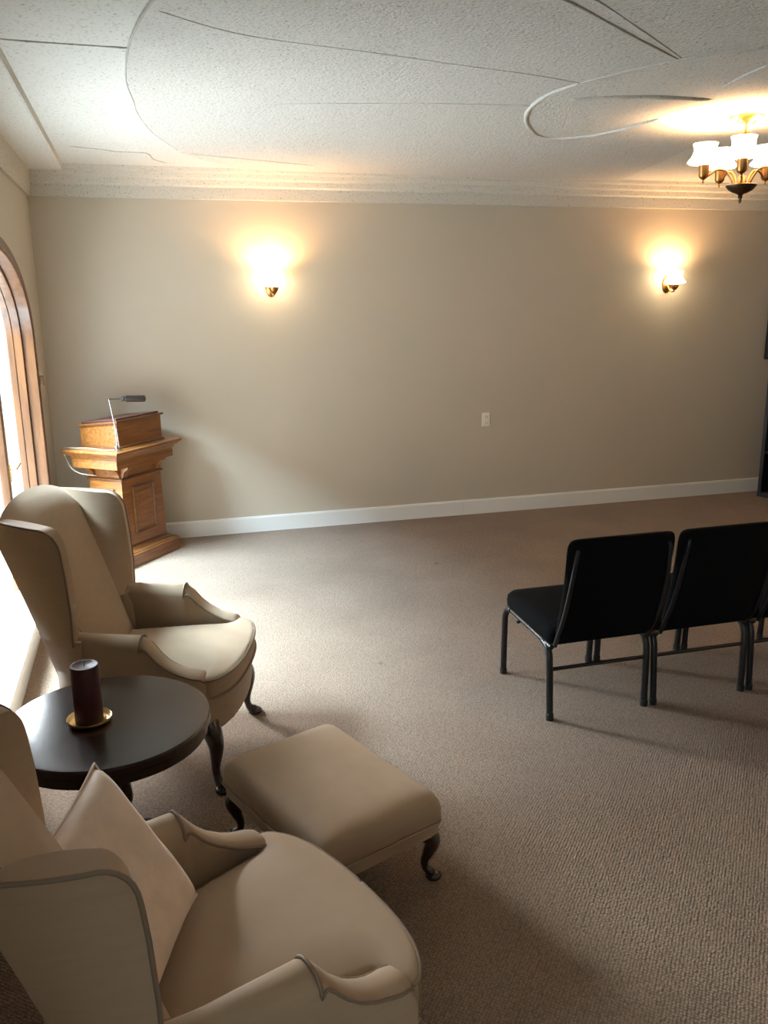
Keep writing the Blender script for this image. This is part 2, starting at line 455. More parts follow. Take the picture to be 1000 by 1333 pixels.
bead('trim_10', [(3.4,-3.95),(2.98,-3.64),(2.86,-3.54),(2.76,-3.41),(2.66,-3.23),(2.56,-2.99)], ZF, 0.008, 'groove')
bead('trim_11', [(2.56,-2.99),(2.52,-2.78),(2.56,-2.51),(2.65,-2.26),(2.78,-2.03),(2.93,-1.84),(3.08,-1.80),(3.23,-1.95),(3.30,-2.18),(3.33,-2.41)], ZF, 0.013, 'bead')
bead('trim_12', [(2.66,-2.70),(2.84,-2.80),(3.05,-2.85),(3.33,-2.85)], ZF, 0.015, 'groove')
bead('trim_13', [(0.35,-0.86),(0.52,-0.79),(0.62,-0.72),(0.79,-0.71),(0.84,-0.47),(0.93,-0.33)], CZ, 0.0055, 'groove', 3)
bead('trim_14', [(3.22,-3.05),(3.17,-3.28),(3.16,-3.42)], ZF, 0.008)
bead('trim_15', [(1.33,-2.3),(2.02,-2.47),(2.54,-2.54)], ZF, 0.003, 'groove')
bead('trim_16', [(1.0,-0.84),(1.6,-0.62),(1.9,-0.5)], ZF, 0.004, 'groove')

# ------------------------------------------------------------------ wing chairs
def xb(z): return -0.445-0.40*(z-0.44)
def xr(z): return interp([(0.24, -0.565), (0.40, -0.60), (0.60, -0.655), (0.80, -0.715), (1.12, -0.815)], z)
def yb(z): return 0.165+0.10*(z-0.44)/0.6
def back_top(y): 
    t = min(1.0, abs(y)/0.26)
    return 1.075-0.055*t**2.2
def outline_T(o=0.0):
    h = [(0.078, 0.0), (0.075, 0.09), (0.064, 0.18), (0.042, 0.25), (0.010, 0.298), (-0.020, 0.312), (-0.040, 0.300),
         (-0.048, 0.272), (-0.058, 0.248), (-0.085, 0.238), (-0.18, 0.222), (-0.32, 0.192), (-0.455, 0.162)]
    h = [(v.x, max(0, v.y)) for v in smooth_path([(a, b, 0) for a, b in h], 4)]
    P = h + [(x, -y) for x, y in reversed(h[1:])]
    return P
def make_wing_chair(label, loc, rot, wx=0.0, wz=0.0):
    t = thing('wing_chair', label, 'armchair', loc, rot, 'pair of taupe wing chairs')
    # upholstered seat rail
    h = [(0.062, 0.0), (0.058, 0.10), (0.046, 0.19), (0.024, 0.26), (-0.005, 0.31), (-0.03, 0.336), (-0.2, 0.335), (-0.42, 0.305), (-0.585, 0.25), (-0.585, 0.0)]
    P = h + [(x, -y) for x, y in reversed(h[1:-1])]
    bm = nb()
    loft(bm, [[(x*s+dx, y*s, z) for x, y in P] for z, s, dx in ((0.235, 0.93, 0.0), (0.25, 0.965, 0.0), (0.30, 0.99, 0.0), (0.36, 1.0, 0), (0.385, 0.985, 0))])
    obj('seat_rail', bm, M['fabric'], t, smooth=50)
    # cushion
    P = outline_T()
    cx = -0.2
    def ring(s, z, shrink=0.0):
        out = []
        n = len(P)
        for i in range(n):
            a = Vector(P[i-1]); b = Vector(P[(i+1) % n]); p = Vector(P[i])
            tdir = (b-a).normalized(); nrm = Vector((tdir.y, -tdir.x))
            # outline runs counter-clockwise -> outward normal
            q = p - nrm*shrink*(-1 if nrm.dot(p-Vector((cx, 0))) < 0 else 1)
            out.append((cx+(q.x-cx)*s, q.y*s, z))
        return out
    half = [(x, y) for x, y in P if y >= 0][:49]
    hx = [p[0] for p in half]; 
    xs_ = sorted(set([round(hx[-1]+(hx[0]-hx[-1])*k/60, 5) for k in range(61)] + hx))
    htab = sorted(half)
    bnd = [Vector((x, s_*interp(htab, x))) for s_ in (1, -1) for x in ()]
    bnd = [Vector((a[0]+(b[0]-a[0])*q/3, s_*(a[1]+(b[1]-a[1])*q/3))) for a, b in zip(half, half[1:]) for q in range(3) for s_ in (1, -1)]
    bm = nb(); rows = []; nv = 24
    for x in xs_:
        h_ = interp(htab, x); row = []
        for k in range(nv+1):
            v_ = math.sin(PI/2*(-1+2*k/nv)); y = v_*h_
            d_ = min((Vector((x, y))-q).length for q in bnd); d_ = min(d_, x-hx[-1], ) if x-hx[-1] < d_ else d_
            if k in (0, nv): d_ = 0
            z = .446 + .009*math.sqrt(max(0, 1-(1-min(1, d_/.014))**2)) + .016*(1-(1-min(1, d_/.14))**2)
            row.append((x, y, z))
        rows.append(row)
    VT = [[bm.verts.new(p) for p in r_] for r_ in rows]
    lev = [(.440, 1.0), (.412, .994), (.384, 1.0), (.374, .985)]
    for a_, b_ in zip(VT, VT[1:]):
        for k in range(nv): bm.faces.new((a_[k], a_[k+1], b_[k+1], b_[k]))
    loop = [r_[0] for r_ in VT] + [VT[-1][k] for k in range(1, nv)] + [r_[-1] for r_ in reversed(VT)] + [VT[0][k] for k in range(nv-1, 0, -1)]
    prev = loop
    for z, f_ in lev:
        cur = [bm.verts.new((cx+(v.co.x-cx)*f_, v.co.y*f_, z)) for v in loop]
        for k in range(len(loop)):
            k2 = (k+1) % len(loop); bm.faces.new((prev[k], prev[k2], cur[k2], cur[k]))
        prev = cur
    bm.faces.new(prev)
    bmesh.ops.remove_doubles(bm, verts=bm.verts, dist=1e-5)
    cu = obj('seat_cushion', bm, M['fabric'], t, smooth=180)
    bm = nb()
    for z in (.446, .378):
        tube(bm, [(x, y, z) for x, y, _ in ring(1, z, -0.0015)], 0.0055, 6, closed=True)
    obj('welt', bm, M['welt'], cu, smooth=180)
    # arms
    tab = [(-0.60, .622), (-0.255, .612), (-0.232, .600), (-0.215, .575), (-0.19, .545), (-0.16, .517), (-0.125, .496), (-0.09, .484), (-0.06, .479), (-0.035, .472), (-0.018, .452)]
    xs = [-0.60, -0.52, -0.44, -0.36, -0.29, -0.255, -0.245, -0.235, -0.222, -0.205, -0.19, -0.175, -0.16, -0.14, -0.12, -0.10, -0.08, -0.06, -0.045, -0.035, -0.026, -0.021]
    for s in (1, -1):
        bm = nb(); rings = []
        wl_in, wl_out = [], []
        for x in xs:
            zt = interp(tab, x)
            w = interp([(-0.60, .020), (-0.40, .042), (-0.25, .047), (-0.16, .038), (-0.10, .038), (-0.06, .043), (-0.035, .040), (-0.02, .030)], x)
            yc = interp([(-0.60, .235), (-0.50, .285), (-0.40, .290), (-0.25, .292), (-0.15, .300), (-0.06, .293), (-0.02, .288)], x)
            rz = interp([(-0.60, .035), (-0.25, .044), (-0.22, .022), (-0.15, .016), (-0.06, .022), (-0.02, .02)], x)
            yo = interp([(-0.60, .235), (-0.50, .322), (-0.42, .332), (-0.2, .338), (-0.03, .336), (0, .330)], x)
            ring_ = [(x, s*yo*0.975, .245), (x, s*yo, .30), (x, s*(yo), zt-rz*2.6 if zt > .5 else zt-rz*1.6)]
            for k in range(9):
                a = PI*k/8
                ring_.append((x, s*(yc+w*math.cos(a)), zt-rz+rz*math.sin(a)))
            ring_ += [(x, s*(yc-w*0.8), zt-rz*2.2 if zt > .5 else zt-rz*1.5), (x, s*(yc-w*0.75), .36), (x, s*(yc-w*.7), .245)]
            rings.append(ring_)
            if -0.24 <= x <= -0.02:
                wl_out.append((x, s*(yc+w*0.96), zt-rz*0.75)); wl_in.append((x, s*(yc-w*0.96), zt-rz*0.75))
        loft(bm, rings)
        ar = obj('armrest', bm, M['fabric'], t, smooth=55)
        bm = nb()
        # welt runs over the crest of the arm front and down both edges of the scooped panel
        x0 = -0.247; zt = .611
        crest = [(x0, s*(.292+.048*math.cos(a)), zt-.044+.0455*math.sin(a)) for a in [PI*k/8 for k in range(9)]]
        tube(bm, smooth_path(list(reversed(wl_out))+crest+wl_in, 2), 0.0042, 6)
        obj('welt', bm, M['welt'], ar, smooth=180)
    # back: slab with arched top, cushioned front
    bm = nb(); ny, nz = 16, 14
    F, Bk = [], []
    for j in range(nz+1):
        rf, rb = [], []
        for i in range(ny+1):
            u = -1+2*i/ny
            v = j/nz
            yy = u*0.26; zt = back_top(yy)+wz*1.2
            z = 0.40+(zt-0.40)*v
            hw = yb(z)+0.015
            hwb = 0.215+0.05*(z-0.4)/0.7
            puff = 0.022*(1-u**4)*math.sin(PI*min(1, v*0.98+0.02))**0.5
            top = max(0, (v-0.9)/0.1)
            rf.append((xb(z)+puff-0.035*top**2, u*hw, z))
            rb.append((xr(z)+0.03*top**2, u*hwb, z-0.0))
        F.append(rf); Bk.append(rb)
    VF = [[bm.verts.new(p) for p in r] for r in F]; VB = [[bm.verts.new(p) for p in r] for r in Bk]
    for A in (VF, VB):
        for j in range(nz):
            for i in range(ny): bm.faces.new((A[j][i], A[j][i+1], A[j+1][i+1], A[j+1][i]))
    for j in range(nz):
        bm.faces.new((VF[j][0], VF[j+1][0], VB[j+1][0], VB[j][0])); bm.faces.new((VF[j][ny], VB[j][ny], VB[j+1][ny], VF[j+1][ny]))
    # rounded crest
    mid = [bm.verts.new(((a.co.x+b.co.x)/2, a.co.y, max(a.co.z, b.co.z)+0.016)) for a, b in zip(VF[nz], VB[nz])]
    for i in range(ny):
        bm.faces.new((VF[0][i], VB[0][i], VB[0][i+1], VF[0][i+1]))
        bm.faces.new((VF[nz][i], VF[nz][i+1], mid[i+1], mid[i])); bm.faces.new((mid[i], mid[i+1], VB[nz][i+1], VB[nz][i]))
    bm.faces.new((VF[nz][0], mid[0], VB[nz][0])); bm.faces.new((VF[nz][ny], VB[nz][ny], mid[ny]))
    obj('backrest', bm, M['fabric'], t, smooth=60)
    # wings
    def ztop(u):
        if u < 0.70: return 1.040-0.022*(u/0.70)+wz*(1-.4*u)
        q = (u-0.70)/0.30
        return 1.018+wz*(1-.4*u)-0.085*(1-max(0, 1-q**2.4)**(1/2.4))
    def xf(z): return wx+interp([(0.40, -0.48), (0.60, -0.478), (0.72, -0.475), (0.85, -0.482), (0.95, -0.492), (1.05, -0.51)], z)
    for s in (1, -1):
        bm = nb(); nu, nv = 14, 16
        I, O = [], []
        for j in range(nv+1):
            ri, ro = [], []
            for i in range(nu+1):
                u = math.sin(PI/2*i/nu)
                z = 0.585+(ztop(u)-0.585)*j/nv
                xi, yi = xb(z)-0.02, yb(z)-0.01
                xo, yo = xr(z)+0.002, 0.222+0.045*(z-0.4)/0.7
                XF, YI, YO = xf(z), 0.295+0.0*z, 0.338
                bow = 0.012*math.sin(PI*u)
                ri.append((xi+(XF-xi)*u, s*(yi+(YI-yi)*u-bow), z))
                ro.append((xo+(XF-0.006-xo)*u, s*(yo+(YO-yo)*u+bow), z))
            I.append(ri); O.append(ro)
        VI = [[bm.verts.new(p) for p in r] for r in I]; VO = [[bm.verts.new(p) for p in r] for r in O]
        for A in (VI, VO):
            for j in range(nv):
                for i in range(nu): bm.faces.new((A[j][i], A[j][i+1], A[j+1][i+1], A[j+1][i]))
        for j in range(nv):
            bm.faces.new((VI[j][nu], VO[j][nu], VO[j+1][nu], VI[j+1][nu])); bm.faces.new((VI[j][0], VI[j+1][0], VO[j+1][0], VO[j][0]))
        for i in range(nu):
            bm.faces.new((VI[nv][i], VO[nv][i], VO[nv][i+1], VI[nv][i+1])); bm.faces.new((VI[0][i], VI[0][i+1], VO[0][i+1], VO[0][i]))
        edge = [VO[0][nu].co.copy()] + [VO[j][nu].co.copy() for j in range(1, nv+1)] + [VO[nv][i].co.copy() for i in range(nu-1, -1, -1)]
        wg = obj('wing', bm, M['fabric'], t, smooth=40, bevel=(0.011, 3, 50))
        bm = nb(); tube(bm, [(p.x, p.y+s*0.001, p.z-0.0) for p in edge], 0.0045, 6)
        obj('welt', bm, M['welt'], wg, smooth=180)
        # outer side panel under the wing, behind the arm
        bm = nb()
        rings = []
        for z in (0.245, 0.30, 0.40, 0.50, 0.60):
            yr = 0.215 if z < .4 else 0.222+0.045*(z-0.4)/0.7
            rings.append([(xr(z), s*yr, z), (-0.50, s*0.330, z), (-0.46, s*0.332, z), (-0.46, s*0.26, z), (xr(z)+0.03, s*(yr-0.05), z)])
        loft(bm, rings)
        obj('side_panel', bm, M['fabric'], t, smooth=50)
    # legs
    for s in (1, -1):
        bm = nb()
        pts = smooth_path([(-0.028, s*0.280, 0.262), (-0.010, s*0.295, 0.225), (0.002, s*0.305, 0.18), (-0.004, s*0.297, 0.12), (-0.008, s*0.292, 0.075), (0.002, s*0.300, 0.035), (0.018, s*0.312, 0.018)], 4)
        n = len(pts); rr = [interp([(0, .040), (.15, .037), (.33, .029), (.55, .018), (.75, .014), (.88, .018), (1, .020)], i/(n-1)) for i in range(n)]
        tube(bm, pts, rr, 12)
        lathe(bm, [(.020, 0), (.030, .003), (.032, .012), (.024, .022), (.010, .027)], (0.022, s*0.316, 0), 16)
        obj('leg', bm, M['darkwood'], t, smooth=180)
        bm = nb()
        pts = smooth_path([(-0.52, s*0.19, 0.26), (-0.53, s*0.19, 0.16), (-0.56, s*0.195, 0.07), (-0.60, s*0.20, 0.0)], 4)
        tube(bm, pts, [0.026-0.008*i/(len(pts)-1) for i in range(len(pts))], 8)
        obj('leg', bm, M['darkwood'], t, smooth=60)
    return t
far_chair = make_wing_chair('taupe wing chair between the pulpit and the round dark table', (0.915, -3.377, 0), math.radians(-18.2))
near_chair = make_wing_chair('taupe wing chair nearest the camera, holding the blush cushion', (0.994, -4.926, 0), math.radians(21.2), -0.06, -0.038)

# ------------------------------------------------------------------ cushion in the near chair
def make_pillow():
    t = thing('throw_pillow', 'pale blush satin throw cushion propped in the nearest wing chair', 'cushion', near_chair.location, math.radians(21.2))
    Rr = Vector((-0.275, 0.135, 0.503))
    e1 = Vector((-0.67, -0.73, -0.11)).normalized()
    e2 = Vector((-0.38, 0.48, 0.79)).normalized()
    nn = e1.cross(e2).normalized(); nn = nn if nn.x > 0 else -nn
    S, n = 0.37, 22
    bm = nb(); F, B = [], []
    for j in range(n+1):
        rf, rb = [], []
        for i in range(n+1):
            u, v = -1+2*i/n, -1+2*j/n
            pin = 1-0.07*((1-u*u)*(v*v)**2) ; pin2 = 1-0.07*((1-v*v)*(u*u)**2)
            uu, vv = u*pin2, v*pin
            th = 0.055*((1-u**4)*(1-v**4))**0.42
            cr = 0.006*noise.noise(Vector((u*3.1, v*3.7, 1.3)))*(1-u**4)*(1-v**4)
            base = Rr + e1*(S*(uu+1)/2) + e2*(S*(vv+1)/2)
            rf.append(base + nn*(th+cr)); rb.append(base - nn*(th*0.8))
        F.append(rf); B.append(rb)
    VF = [[bm.verts.new(p) for p in r] for r in F]; VB = [[bm.verts.new(p) for p in r] for r in B]
    for A in (VF, VB):
        for j in range(n):
            for i in range(n): bm.faces.new((A[j][i], A[j][i+1], A[j+1][i+1], A[j+1][i]))
    bmesh.ops.remove_doubles(bm, verts=bm.verts, dist=1e-4)
    body = obj('cushion_cover', bm, M['pillow'], t, smooth=180)
    rim = [F[0][i] for i in range(n)] + [F[j][n] for j in range(n)] + [F[n][i] for i in range(n, 0, -1)] + [F[j][0] for j in range(n, 0, -1)]
    bm = nb(); tube(bm, rim, 0.0035, 6, closed=True)
    obj('seam', bm, M['pillow'], body, smooth=180)
make_pillow()

# ------------------------------------------------------------------ ottoman
def make_ottoman():
    t = thing('ottoman', 'low taupe upholstered ottoman on dark cabriole legs in front of the chairs', 'ottoman', (1.137, -4.172, 0), math.radians(21.5))
    L2, W2_ = 0.222, 0.313    # half sizes: x across (towards chair), y along
    def rr(hx, hy, r, z, n=5):
        out = []
        for cx_, cy_, a0 in ((hx-r, hy-r, 0), (-hx+r, hy-r, PI/2), (-hx+r, -hy+r, PI), (hx-r, -hy+r, 1.5*PI)):
            for k in range(n+1):
                a = a0+PI/2*k/n
                out.append((cx_+r*math.cos(a), cy_+r*math.sin(a), z))
        return out
    bm = nb()
    loft(bm, [rr(L2-.012, W2_-.012, .02, .158), rr(L2-.004, W2_-.004, .024, .163), rr(L2-.002, W2_-.002, .024, .205)])
    obj('apron', bm, M['fabric'], t, smooth=50)
    bm = nb()
    loft(bm, [rr(L2-.004, W2_-.004, .024, .207), rr(L2+.003, W2_+.003, .026, .215), rr(L2+.004, W2_+.004, .028, .25), rr(L2-.002, W2_-.002, .03, .275),
              rr(L2-.012, W2_-.012, .034, .292), rr(L2-.03, W2_-.03, .038, .303), rr(L2-.07, W2_-.07, .04, .310), rr(L2-.14, W2_-.14, .04, .314), rr(L2-.18, W2_-.18, .03, .315)])
    cu = obj('cushion', bm, M['fabric'], t, smooth=180)
    bm = nb(); tube(bm, rr(L2+.003, W2_+.003, .026, .208), 0.004, 6, closed=True)
    obj('welt', bm, M['fabric'], cu, smooth=180)
    for sx in (1, -1):
        for sy in (1, -1):
            bm = nb(); q = 0.707
            def P(d, z): return (sx*(L2-.045+d*q), sy*(W2_-.045+d*q), z)
            pts = smooth_path([P(0, .170), P(.022, .150), P(.030, .125), P(.018, .090), P(.006, .060), P(.008, .035), P(.030, .014)], 4)
            n = len(pts); r_ = [interp([(0, .036), (.2, .030), (.4, .022), (.6, .014), (.8, .011), (.9, .013), (1, .014)], i/(n-1)) for i in range(n)]
            tube(bm, pts, r_, 12)
            c = P(.034, 0)
            lathe(bm, [(.016, 0), (.025, .003), (.027, .010), (.020, .018), (.008, .022)], c, 16)
            obj('leg', bm, M['darkwood'], t, smooth=180)
make_ottoman()

# ------------------------------------------------------------------ round table, candle
def make_table():
    t = thing('side_table', 'round dark lacquered side table between the two wing chairs', 'table', (0.482, -4.13, 0))
    R0, Z = 0.303, 0.58
    bm = nb()
    lathe(bm, [(0.05, Z-.062), (R0-.02, Z-.062), (R0-.012, Z-.060), (R0-.010, Z-.032), (R0-.003, Z-.028), (R0, Z-.024), (R0, Z-.006), (R0-.005, Z-.001), (R0-.012, Z), (0.05, Z)], n=96)
    obj('table_top', bm, M['tablewood'], t, smooth=35)
    bm = nb()
    lathe(bm, [(.07, Z-.062), (.07, Z-.075), (.035, Z-.09), (.028, Z-.14), (.05, Z-.22), (.055, Z-.27), (.035, Z-.34), (.028, Z-.38), (.05, Z-.41), (.05, Z-.44), (.02, Z-.45)][::-1], n=32)
    obj('pedestal', bm, M['darkwood'], t, smooth=50)
    for k in range(3):
        a = 2*PI*k/3+0.5
        pts = smooth_path([(0.03*math.cos(a), 0.03*math.sin(a), .19), (0.12*math.cos(a), 0.12*math.sin(a), .16), (0.2*math.cos(a), 0.2*math.sin(a), .07), (0.26*math.cos(a), 0.26*math.sin(a), .016)], 5)
        bm = nb(); tube(bm, pts, [0.024-0.009*i/(len(pts)-1) for i in range(len(pts))], 10)
        obj('leg', bm, M['darkwood'], t, smooth=180)
make_table()
t = thing('candle_plate', 'round brass candle plate on the dark side table', 'plate', (0.4335, -4.138, 0.58))
bm = nb(); lathe(bm, [(.01, .0), (.052, .0), (.060, .004), (.0645, .013), (.0635, .0165), (.0605, .015), (.055, .007), (.048, .0045), (.01, .0045)], n=48)
obj('dish', bm, M['brass'], t, smooth=50)
t = thing('pillar_candle', 'burgundy pillar candle standing on the brass plate', 'candle', (0.4335, -4.138, 0.5848))
bm = nb(); lathe(bm, [(.01, 0), (.039, 0), (.0405, .004), (.0405, .172), (.039, .177), (.034, .1775), (.030, .174), (.005, .172)], n=48)
cd = obj('wax', bm, M['candle'], t, smooth=50)
bm = nb(); tube(bm, [(0, 0, .170), (.001, 0, .180), (.004, .001, .186)], .0012, 6)
obj('wick', bm, M['wick'], t)

# ------------------------------------------------------------------ pulpit
PA = math.radians(51.5)
A2 = Vector((math.cos(PA), math.sin(PA))); B2 = Vector((-math.sin(PA), math.cos(PA)))
NC = Vector((0.474, -0.757)); PD = 0.41
PC = NC + A2*0.295 + B2*PD/2
def make_pulpit():
    t = thing('pulpit', 'honey oak pulpit with panelled column standing in the back left corner', 'pulpit', (PC.x, PC.y, 0), PA)
    a, b = 0.59, PD         # local x = along the face, local y = towards the speaker's side; origin at the centre
    bm = nb(); mould(bm, [(0, 0), (0, .088), (-.004, .094)], a, b)
    obj('plinth', bm, M['oakh'], t)
    bm = nb(); mould(bm, [(-.008, .094), (-.010, .100), (-.022, .108), (-.040, .112), (-.046, .122), (-.062, .130), (-.066, .142), (-.07, .145)], a, b)
    obj('base_moulding', bm, M['oakdark'], t, smooth=20)
    ca, cb_ = 0.445, b-0.14+0.02
    bm = nb(); mould(bm, [(0, .14), (-.008, .605)], ca, cb_)
    obj('column', bm, M['oak'], t)
    def panel(face, w, z0, z1):
        # face: 0 = wide face (-y), 1 = side (-x), 2 = +y, 3 = +x
        bmf, bmp = nb(), nb()
        def tr(u, d, z):
            if face == 0: return (u, -cb_/2-d+.004*(z-.14)/.46, z)
            if face == 2: return (-u, cb_/2+d-.004*(z-.14)/.46, z)
            if face == 1: return (-ca/2-d+.004*(z-.14)/.46, -u, z)
            return (ca/2+d-.004*(z-.14)/.46, u, z)
        def rect(bm, u0, u1, za, zb, prof):
            loft(bm, [[tr(u0+o, d, za+o), tr(u1-o, d, za+o), tr(u1-o, d, zb-o), tr(u0+o, d, zb-o)] for o, d in prof])
        rect(bmf, -w/2, w/2, z0, z1, [(0, -.002), (0, .008), (.006, .012), (.012, .010), (.018, .003), (.022, .002)])
        f = obj('panel_moulding', bmf, M['oakdark'], t)
        rect(bmp, -w/2+.02, w/2-.02, z0+.02, z1-.02, [(0, .001), (0, .0025), (.02, .005), (.024, .007)])
        obj('panel', bmp, M['oak'], f)
    panel(0, 0.235, .215, .545); panel(1, 0.15, .215, .545); panel(2, 0.235, .215, .545); panel(3, 0.15, .215, .545)
    bm = nb(); mould(bm, [(-.01, .600), (.004, .602), (.010, .608), (.010, .614), (.0, .620)], ca-.012, cb_-.012)
    obj('collar_moulding', bm, M['oakdark'], t)
    bm = nb(); mould(bm, [(0, .615), (0, .705)], ca-.03, cb_-.03)
    obj('neck', bm, M['oakh'], t)
    # corbels at the corners
    for sx in (-1, 1):
        for sy in (-1, 1):
            for ax in (0, 1):
                bm = nb()
                prof = [(0, .622), (.012, .622), (.020, .630), (.024, .648), (.034, .668), (.052, .680), (.064, .690), (.066, .704), (0, .704)]
                w = .045
                X0 = sx*(ca-.03)/2; Y0 = sy*(cb_-.03)/2
                if ax == 0:
                    loft(bm, [[(X0-sx*q, Y0+sy*(d-.002), z) for d, z in prof] for q in (0.0, w)])
                else:
                    loft(bm, [[(X0+sx*(d-.002), Y0-sy*q, z) for d, z in prof] for q in (0.0, w)])
                obj('corbel', bm, M['oak'], t)
    bm = nb(); mould(bm, [(0, .700), (0, .765)], 0.61, 0.375)
    obj('frieze', bm, M['oakh'], t)
    bm = nb(); mould(bm, [(-.004, .760), (.004, .766), (.010, .772), (.014, .782), (.030, .792), (.034, .800), (.046, .806), (.050, .812), (.050, .822), (.046, .826), (-.1, .826)], 0.61, 0.375)
    obj('shelf', bm, M['oakh'], t)
    # reading desk on top
    da, db, oy = 0.475, 0.315, 0.025; ox = 0.028
    bm = nb(); mould(bm, [(.012, .826), (.012, .834), (.004, .840), (0, .842)], da, db, (ox, oy))
    obj('desk_base_moulding', bm, M['oakdark'], t)
    zr, zf = .965, 1.0        # speaker side lower
    def slab(o, z0, z1, m, name, slope=True, inner=0):
        bm = nb(); rings = []
        for k, (off, dz) in enumerate(((o, z0), (o, z1))):
            hx, hy = da/2+off, db/2+off
            f = lambda y: dz + (zf + (zr-zf)*((y-oy+db/2)/db))
            rings.append([(ox+sx*hx, oy+sy*hy, f(oy+sy*hy)) for sx, sy in ((-1,-1),(1,-1),(1,1),(-1,1))])
        loft(bm, rings); return bm
    bm = nb()
    lo = [(ox+sx*da/2, oy+sy*db/2, .84) for sx, sy in ((-1,-1),(1,-1),(1,1),(-1,1))]
    hi = [(ox+sx*da/2, oy+sy*db/2, zf if sy < 0 else zr) for sx, sy in ((-1,-1),(1,-1),(1,1),(-1,1))]
    loft(bm, [lo, hi]); obj('desk_box', bm, M['oakh'], t)
    obj('desk_lid', slab(.016, .0, .016, None, ''), M['oakdark'], t, bevel=(.004, 2))
    obj('leather_pad', slab(-.008, .016, .030, None, ''), M['leather'], t, bevel=(.004, 2))
make_pulpit()
def ploc(x, y, z):
    p = PC + A2*x + B2*y
    return (p.x, p.y, z)
# lamp standing at the near corner of the shelf
def make_lamp():
    t = thing('reading_lamp', 'slim chrome reading lamp with dark cylindrical shade on the pulpit shelf', 'lamp', ploc(-0.262, -0.170, .826), 0)
    bm = nb(); lathe(bm, [(.005, 0), (.030, 0), (.030, .004), (.022, .009), (.008, .012)], n=24)
    obj('base', bm, M['chrome'], t, smooth=40)
    bm = nb(); lathe(bm, [(.003, .0), (.011, .0), (.011, .022), (.003, .022)], (-.004, 0, .012), 16); tube(bm, [(-.02, 0, .026), (.014, 0, .026)], .006)
    obj('joint', bm, M['chrome'], t, smooth=40)
    bm = nb(); tube(bm, [(0, 0, .012), (-.005, 0, .17), (-.028, .0, .345)], .0042, 8)
    tube(bm, [(.012, 0, .02), (.004, 0, .14), (-.006, 0, .18)], .0025, 8)
    obj('pole', bm, M['chrome'], t, smooth=60)
    bm = nb(); tube(bm, [(-.028, 0, .345), (.055, -.01, .345)], .0038, 8)
    obj('arm', bm, M['darkbronze'], t, smooth=60)
    d = Vector((1.0, -.10, -.02)).normalized(); p0 = Vector((.05, -.01, .345))
    pts = [p0+d*x for x in (0, .004, .012, .014, .030, .032, .146, .154, .158)]
    bm = nb(); tube(bm, pts, [.006, .016, .019, .015, .015, .0215, .0215, .019, .008], 20)
    obj('lamp_shade', bm, M['darkbronze'], t, smooth=50)
make_lamp()
bm = nb()
tube(bm, smooth_path([ploc(-.285, -.165, .834), ploc(-.30, -.10, .830), ploc(-.285, -.03, .830), ploc(-.265, .05, .830), ploc(-.28, .13, .830), ploc(-.295, .20, .830), ploc(-.30, .252, .828), ploc(-.30, .262, .80), ploc(-.302, .235, .74), ploc(-.305, .200, .690), ploc(-.285, .15, .655), ploc(-.248, .10, .640), ploc(-.228, .06, .634)], 5), .0028, 6)
tag(obj('lamp_cord', bm, M['cord'], smooth=180), 'ivory lamp cord lying over the pulpit shelf and down its side', 'cord')

